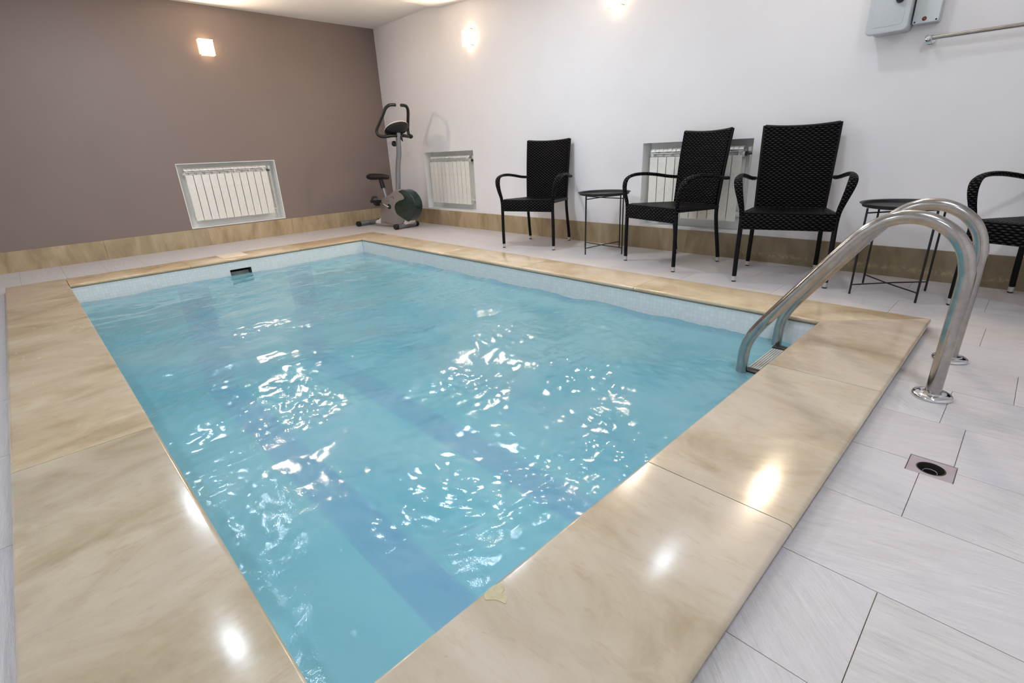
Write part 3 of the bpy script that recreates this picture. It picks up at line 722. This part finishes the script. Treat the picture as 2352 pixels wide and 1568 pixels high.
# ------------------------------------------------------------------ rattan armchair
def make_chair():
    root = empty('rattan_armchair', (0, 0, 0), cat='chair', group='black rattan armchairs along the white wall')
    # seat: woven top that sags slightly, deep front apron, thin side rails
    bm = bmesh.new(); n, m = 14, 12
    def sp(u, v, off):
        hwid = 0.262+(0.215-0.262)*v; y = -0.262+v*(0.455)
        z = 0.462-0.018*v-0.010*(1-(2*u-1)**2)*math.sin(PI*min(1, v*1.05))
        if v < 0.06: z -= 0.008*(1-v/0.06)
        return (hwid*(2*u-1), y, z-off)
    T = [[bm.verts.new(sp(i/n, j/m, 0)) for i in range(n+1)] for j in range(m+1)]
    B = [[bm.verts.new(sp(i/n, j/m, .026)) for i in range(n+1)] for j in range(m+1)]
    for j in range(m):
        for i in range(n):
            bm.faces.new((T[j][i], T[j][i+1], T[j+1][i+1], T[j+1][i])); bm.faces.new((B[j][i], B[j+1][i], B[j+1][i+1], B[j][i+1]))
    for i in range(n):
        bm.faces.new((T[0][i], B[0][i], B[0][i+1], T[0][i+1])); bm.faces.new((T[m][i], T[m][i+1], B[m][i+1], B[m][i]))
    for j in range(m):
        bm.faces.new((T[j][0], T[j+1][0], B[j+1][0], B[j][0])); bm.faces.new((T[j][n], B[j][n], B[j+1][n], T[j+1][n]))
    seat = obj('seat', bm, M_SEATW, root, smooth=35)
    bm = bmesh.new(); box(bm, (-.268, -.280, .352), (.268, -.252, .458), .006, 2); obj('front_apron', bm, M_WEAVE, root, smooth=35)
    for sg in (-1, 1):
        bm = bmesh.new(); sweep(bm, [(sg*.264, -.255, .443), (sg*.219, .205, .428)], .0135, 10, shape=(1, 1.15)); obj('side_rail', bm, M_WRAP, root, smooth=50)
    # backrest
    bm = bmesh.new(); nu, nv = 12, 20
    def bp(u, v, off):
        z = 0.425+v*0.552; hw2 = 0.207+0.014*v
        y = 0.197+0.055*v+0.022*v*v; bow = 0.016*(1-(2*u-1)**2)*min(1, 0.4+v); edge = 0.004*(abs(2*u-1)**6)
        top = -0.013*(1-(2*u-1)**2)*max(0, v-0.8)*5
        return (hw2*(2*u-1), y+bow+off-edge, z+top)
    F = [[bm.verts.new(bp(i/nu, j/nv, -.012)) for i in range(nu+1)] for j in range(nv+1)]
    K = [[bm.verts.new(bp(i/nu, j/nv, .014)) for i in range(nu+1)] for j in range(nv+1)]
    for j in range(nv):
        for i in range(nu):
            bm.faces.new((F[j][i], F[j][i+1], F[j+1][i+1], F[j+1][i])); bm.faces.new((K[j][i], K[j+1][i], K[j+1][i+1], K[j][i+1]))
    for i in range(nu):
        bm.faces.new((F[0][i], K[0][i], K[0][i+1], F[0][i+1])); bm.faces.new((F[nv][i], F[nv][i+1], K[nv][i+1], K[nv][i]))
    for j in range(nv):
        bm.faces.new((F[j][0], F[j+1][0], K[j+1][0], K[j][0])); bm.faces.new((F[j][nu], K[j][nu], K[j+1][nu], F[j+1][nu]))
    back = obj('backrest', bm, M_WEAVE, root, smooth=35)
    bm = bmesh.new()
    for sg in (-1, 1):
        sweep(bm, smooth_path([(sg*.212, .205, .42), (sg*.216, .222, .6), (sg*.2205, .247, .8), (sg*.2235, .274, .967), (sg*.223, .276, .976)], 4), .0125, 10)
    P = [bp(i/nu, 1, 0.001) for i in range(nu+1)]
    sweep(bm, [(p[0], p[1], p[2]-.002) for p in P], .0135, 10)
    obj('back_frame', bm, M_WRAP, back, smooth=50)
    # legs with aluminium ferrules and black pads
    for sg, front in ((-1, 1), (1, 1), (-1, 0), (1, 0)):
        if front: pts = [(sg*.265, -.262, .038), (sg*.265, -.264, .2), (sg*.262, -.266, .36), (sg*.262, -.266, .455)]; f0 = pts[0]
        else: pts = [(sg*.222, .262, .038), (sg*.221, .246, .12), (sg*.217, .222, .25), (sg*.214, .206, .36), (sg*.213, .204, .44)]; f0 = pts[0]
        bm = bmesh.new(); sweep(bm, smooth_path(pts, 4), .0145, 12, ref=(0, 1, 0)); lg = obj('leg', bm, M_WRAP, root, smooth=50)
        bm = bmesh.new(); lathe(bm, [(.0138, 0.008), (.0142, .012), (.0142, .040)], 16, (f0[0], f0[1], 0)); tag(obj('ferrule', bm, M_ALU, lg, smooth=40), 'silver ferrule')
        bm = bmesh.new(); lathe(bm, [(.0125, 0.0), (.0135, .003), (.0135, .0085)], 16, (f0[0], f0[1], 0)); obj('foot_pad', bm, M_BLACKPL, lg, smooth=40)
    # arms: flat woven straps that rise from the front legs, bow outwards and run back past the posts
    for sg in (-1, 1):
        pts = [(.262, -.266, .40), (.266, -.270, .47), (.282, -.279, .54), (.298, -.272, .60), (.309, -.243, .645), (.313, -.190, .668), (.309, -.110, .676), (.298, -.02, .672), (.283, .07, .660), (.266, .15, .646), (.250, .215, .638), (.243, .262, .636)]
        sm = smooth_path([(sg*a, b, c) for a, b, c in pts], 4); n = len(sm)
        shp = []
        for i in range(n):
            t = i/(n-1); wd = 1.0+0.95*math.exp(-((t-0.36)/0.20)**2); shp.append((wd, 0.95))
        bm = bmesh.new(); sweep(bm, sm, .0135, 14, ref=(0, -1, 0.0), shape=[(a, b) for a, b in shp])
        obj('armrest', bm, M_STRAP, root, smooth=50)
    return root
CH = [((3.300, -0.385), 18.5, 'black rattan armchair nearest the corner, left of the first side table'),
      ((4.768, -0.385), -15.8, 'black rattan armchair turned towards the first side table, in front of the radiator niche'),
      ((5.585, -0.395), 17.2, 'black rattan armchair facing the pool, right of the radiator niche'),
      ((6.862, -0.400), -20.0, 'black rattan armchair cut off by the right edge behind the ladder')]
proto = make_chair()
for i, ((x, y), a, lab) in enumerate(CH):
    c = proto if i == 0 else copy_tree(proto)
    c.location = (x, y, 0); c.rotation_euler = (0, 0, math.radians(a)); c['label'] = lab

# ------------------------------------------------------------------ tray tables
def make_table():
    root = empty('tray_table', (0, 0, 0), cat='side table', group='round black tray tables between the chairs')
    bm = bmesh.new()
    lathe(bm, [(.001, .506), (.206, .506), (.211, .508), (.215, .521), (.229, .5245), (.2305, .5225), (.219, .516), (.214, .504), (.206, .5015), (.001, .5015)], 64, cap=False)
    obj('tray_top', bm, M_TRAY, root, smooth=40)
    s = .159
    for sx in (-1, 1):
        for sy in (-1, 1):
            bm = bmesh.new(); sweep(bm, [(sx*s, sy*s, .0), (sx*s*.985, sy*s*.985, .503)], .0058, 10); obj('leg', bm, M_BLACKSTEEL, root, smooth=50)
    for z, zz in ((.056, 0), (.476, 0)):
        for k in (0, 1):
            sy = 1 if k else -1
            bm = bmesh.new(); P = [(-s, -sy*s, z), (-.02, -sy*.02, z+(.003 if k else -.003)), (.02, sy*.02, z+(.003 if k else -.003)), (s, sy*s, z)]
            sweep(bm, P, .0040, 8); obj('cross_bar', bm, M_BLACKSTEEL, root, smooth=50)
    return root
t1 = make_table(); t1.location = (4.045, -.335, 0); t1.rotation_euler = (0, 0, math.radians(38)); t1['label'] = 'round black tray table between the two left chairs'
t2 = copy_tree(t1); t2.location = (6.223, -.459, 0); t2.rotation_euler = (0, 0, math.radians(0)); t2['label'] = 'round black tray table seen behind the steel ladder rails'

# ------------------------------------------------------------------ exercise bike (local x = forward, y = across, z up)
bk = empty('exercise_bike', (.565, -.497, 0), math.radians(8), 'silver and dark green upright exercise bike standing in the corner', 'exercise bike')
for s in (-.400, .400):
    bm = bmesh.new(); lathe(bm, [(.030, -.155), (.030, .155)], 24, (s, 0, .034), 'y'); st = obj('base_tube', bm, M_SILVER, bk, smooth=40)
    for sg in (-1, 1):
        bm = bmesh.new(); lathe(bm, [(.030, sg*.15), (.034, sg*.152), (.0345, sg*.190), (.030, sg*.198), (.01, sg*.199)], 24, (s, 0, .0345), 'y'); obj('end_cap', bm, M_BLACKPL, st, smooth=40)
body = [(.26, .462), (.30, .476), (.372, .492), (.405, .462), (.47, .41), (.50, .36), (.52, .2), (.40, .066), (.33, .045), (.206, .034), (.03, .044), (-.07, .046), (-.06, .10), (-.046, .14), (-.048, .20), (-.020, .25), (-.018, .30), (.010, .345), (.022, .372), (.09, .392), (.162, .412)]
bm = bmesh.new(); prism(bm, body, -.055, .055, 'y', .014, 4); hb = obj('housing', bm, M_BIKEBODY, bk, smooth=45)
shell = [(.409, .478), (.464, .490), (.53, .484), (.60, .455), (.655, .407), (.690, .345), (.695, .280), (.675, .225), (.64, .175), (.59, .128), (.535, .096), (.515, .094), (.46, .112), (.40, .137), (.345, .160), (.305, .185), (.282, .225), (.276, .262), (.290, .300), (.320, .328), (.38, .352), (.45, .368), (.485, .380), (.492, .395), (.478, .418), (.445, .442), (.405, .456), (.398, .466)]
bm = bmesh.new(); prism(bm, [(x*0.985, z) for x, z in shell], -.066, .066, 'y', .020, 6); tag(obj('wheel_cover', bm, M_BIKEGREEN, bk, smooth=45), 'dark green wheel cover')
bm = bmesh.new(); prism(bm, [(.30, .16), (.335, .14), (.40, .105), (.45, .09), (.52, .085), (.55, .125), (.535, .14), (.47, .13), (.36, .17)], -.050, .050, 'y', .006); 
prism(bm, [(.335, .052), (.345, .085), (.36, .11), (.50, .09), (.535, .118), (.545, .085), (.50, .060), (.44, .048)], -.045, .045, 'y', .006); tag(obj('front_foot', bm, M_BIKEWHITE, bk, smooth=45), 'white front foot')
bm = bmesh.new(); prism(bm, [(-.205, .034), (-.200, .066), (-.16, .080), (-.08, .112), (-.04, .11), (-.05, .040), (-.12, .034)], -.034, .034, 'y', .006); tag(obj('rear_foot', bm, M_BIKEWHITE, bk, smooth=45), 'white rear foot')
bm = bmesh.new(); sweep(bm, [(.35, 0, .055), (.40, 0, .045)], .028, 12); obj('front_bracket', bm, M_SILVER, bk)
bm = bmesh.new(); sweep(bm, [(-.39, 0, .040), (-.15, 0, .050)], .019, 12); obj('rear_beam', bm, M_SILVER, bk)
bm = bmesh.new(); sweep(bm, smooth_path([(.315, 0, .46), (.345, 0, .66), (.375, 0, .80), (.408, 0, .90), (.424, 0, 1.0), (.436, 0, 1.13), (.440, 0, 1.165)], 5), [.035]*31, 12, shape=(.82, 1.0), ref=(1, 0, 0)); obj('mast', bm, M_SILVER, bk, smooth=50)
bm = bmesh.new(); lathe(bm, [(.010, -.06), (.013, -.045), (.032, -.043), (.034, -.025), (.020, -.018), (.008, -.005), (.008, .02)], 20, (.375, 0, 1.04), 'x'); obj('tension_knob', bm, M_BLACKPL, bk, smooth=45)
def hb_side(sg):
    return [(0, 0, 1.128), (0, sg*.10, 1.128), (-.022, sg*.185, 1.120), (-.060, sg*.235, 1.130), (-.082, sg*.248, 1.165), (-.082, sg*.246, 1.205), (-.045, sg*.225, 1.275), (.010, sg*.195, 1.370), (.036, sg*.176, 1.425), (.056, sg*.140, 1.458), (.066, sg*.095, 1.468), (.070, sg*.045, 1.468)]
for sg in (-1, 1):
    bm = bmesh.new(); sweep(bm, smooth_path([(.432+a, b, c) for a, b, c in hb_side(sg)], 5), .0185, 14, ref=(0, 0, 1)); obj('handlebar', bm, M_BLACKPL, bk, smooth=50)
bm = bmesh.new(); lathe(bm, [(.006, -.028), (.020, -.022), (.027, -.008), (.027, .008), (.020, .022), (.006, .028)], 18, (.432-.03, .235, 1.122), 'y'); obj('grip_knob', bm, M_BLACKPL, bk, smooth=60)
# console: tilted oval pod with a pale rim
bm = bmesh.new(); rings = []
MT = Matrix.Translation((.425, 0, 1.205)) @ Matrix.Rotation(math.radians(-38), 4, 'Y')
for r, h in ((.02, -.052), (.06, -.046), (.105, -.020), (.118, -.004), (.120, .004), (.114, .010)):
    rings.append([bm.verts.new(MT @ Vector((r*1.05*math.cos(2*PI*k/32), r*1.45*math.sin(2*PI*k/32), h))) for k in range(32)])
for i in range(len(rings)-1):
    for k in range(32): bm.faces.new((rings[i][k], rings[i][(k+1) % 32], rings[i+1][(k+1) % 32], rings[i+1][k]))
bm.faces.new(rings[0][::-1]); bm.faces.new(rings[-1]); cons = obj('console', bm, M_BLACKPL, bk, smooth=45)
bm = bmesh.new(); rings = []
for r, h in ((.1225, .002), (.1235, .010), (.108, .020), (.04, .028), (.002, .029)):
    rings.append([bm.verts.new(MT @ Vector((r*1.05*math.cos(2*PI*k/32), r*1.45*math.sin(2*PI*k/32), h))) for k in range(32)])
for i in range(len(rings)-1):
    for k in range(32): bm.faces.new((rings[i][k], rings[i][(k+1) % 32], rings[i+1][(k+1) % 32], rings[i+1][k]))
obj('console_face', bm, M_BIKEWHITE, cons, smooth=45)
bm = bmesh.new(); sweep(bm, [(.435, .0, 1.14), (.47, .02, 1.10), (.475, .03, 1.06)], [.022, .016, .006], 12); obj('clamp', bm, M_BLACKPL, bk, smooth=50)
bm = bmesh.new(); sweep(bm, [(.055, 0, .375), (.010, 0, .53)], .019, 14); obj('seat_post', bm, M_SILVER, bk, smooth=50)
bm = bmesh.new(); sweep(bm, [(.018, 0, .50), (-.015, 0, .63)], .030, 16); obj('post_sleeve', bm, M_BLACKPL, bk, smooth=50)
bm = bmesh.new()                                    # saddle: broad rear, narrow nose
secs = [(-.235, .02, .03), (-.222, .075, .038), (-.17, .105, .042), (-.10, .102, .040), (-.03, .07, .036), (.04, .040, .034), (.11, .028, .030), (.145, .020, .024), (.158, .006, .008)]
rings = [[bm.verts.new((s, w_*math.cos(2*PI*k/20), .648+h_*math.sin(2*PI*k/20)-(.006 if s > .1 else 0))) for k in range(20)] for s, w_, h_ in secs]
for i in range(len(rings)-1):
    for k in range(20): bm.faces.new((rings[i][k], rings[i][(k+1) % 20], rings[i+1][(k+1) % 20], rings[i+1][k]))
bm.faces.new(rings[0][::-1]); bm.faces.new(rings[-1]); bmesh.ops.recalc_face_normals(bm, faces=bm.faces); obj('saddle', bm, M_BLACKPL, bk, smooth=60)
AX = (.165, .272)
bm = bmesh.new(); lathe(bm, [(.033, -.054), (.033, -.062), (.028, -.066), (.012, -.068)], 24, (AX[0], 0, AX[1]), 'y'); lathe(bm, [(.033, .054), (.033, .062), (.028, .066), (.012, .068)], 24, (AX[0], 0, AX[1]), 'y'); obj('axle_disc', bm, M_BIKEGREEN, bk, smooth=40)
def crank(sg, ang, yy):
    ex, ez = AX[0]+.155*math.cos(ang), AX[1]+.155*math.sin(ang)
    bm = bmesh.new(); sweep(bm, smooth_path([(AX[0], sg*.060, AX[1]), (AX[0]+.03*math.cos(ang), sg*.088, AX[1]+.03*math.sin(ang)), (ex, sg*.100, ez)], 4), .0085, 10); cr = obj('crank', bm, M_CHROME, bk, smooth=50)
    bm = bmesh.new(); box(bm, (ex-.062, sg*.108, ez-.018), (ex+.055, sg*.205, ez+.018), .005); box(bm, (ex-.055, sg*.115, ez-.045), (ex-.01, sg*.165, ez-.012), .004); box(bm, (ex+.01, sg*.13, ez-.055), (ex+.05, sg*.19, ez-.012), .004)
    sweep(bm, smooth_path([(ex-.02, sg*.112, ez+.012), (ex-.018, sg*.115, ez+.048), (ex-.01, sg*.155, ez+.056), (ex-.018, sg*.192, ez+.045), (ex-.02, sg*.196, ez+.012)], 4), .008, 8, shape=(1.8, .5)); obj('pedal', bm, M_BLACKPL, cr, smooth=40)
crank(-1, math.radians(152), 0); crank(1, math.radians(-28), 0)
# small dark print on the housing
bm = bmesh.new()
for a, b, c, d in ((.21, .392, .275, .398), (.255, .404, .272, .408), (.262, .374, .274, .388), (.10, .338, .165, .343), (.152, .346, .162, .352), (.035, .062, .075, .069), (.085, .060, .10, .064), (.11, .058, .122, .062)):
    box(bm, (a, -.0558, b), (c, -.0548, d))
obj('print', bm, M_INK, hb, smooth=0)

# ------------------------------------------------------------------ small things
bm = bmesh.new()  # yellowish patch on the stone, built as a thin sheet
P = [(6.121, -3.615), (6.119, -3.590), (6.130, -3.572), (6.143, -3.578), (6.147, -3.590), (6.158, -3.586), (6.170, -3.600), (6.158, -3.604), (6.146, -3.610), (6.134, -3.622)]
P = [(p.x, p.y) for p in smooth_path([(*q, 0) for q in P+P[:1]], 5)[:-1]]
prism(bm, P, HC+.0002, HC+.0010, 'z'); tag(obj('patch', bm, M_PATCH, smooth=0), 'small pale yellow dry leaf lying on the inner edge of the near coping', 'patch')
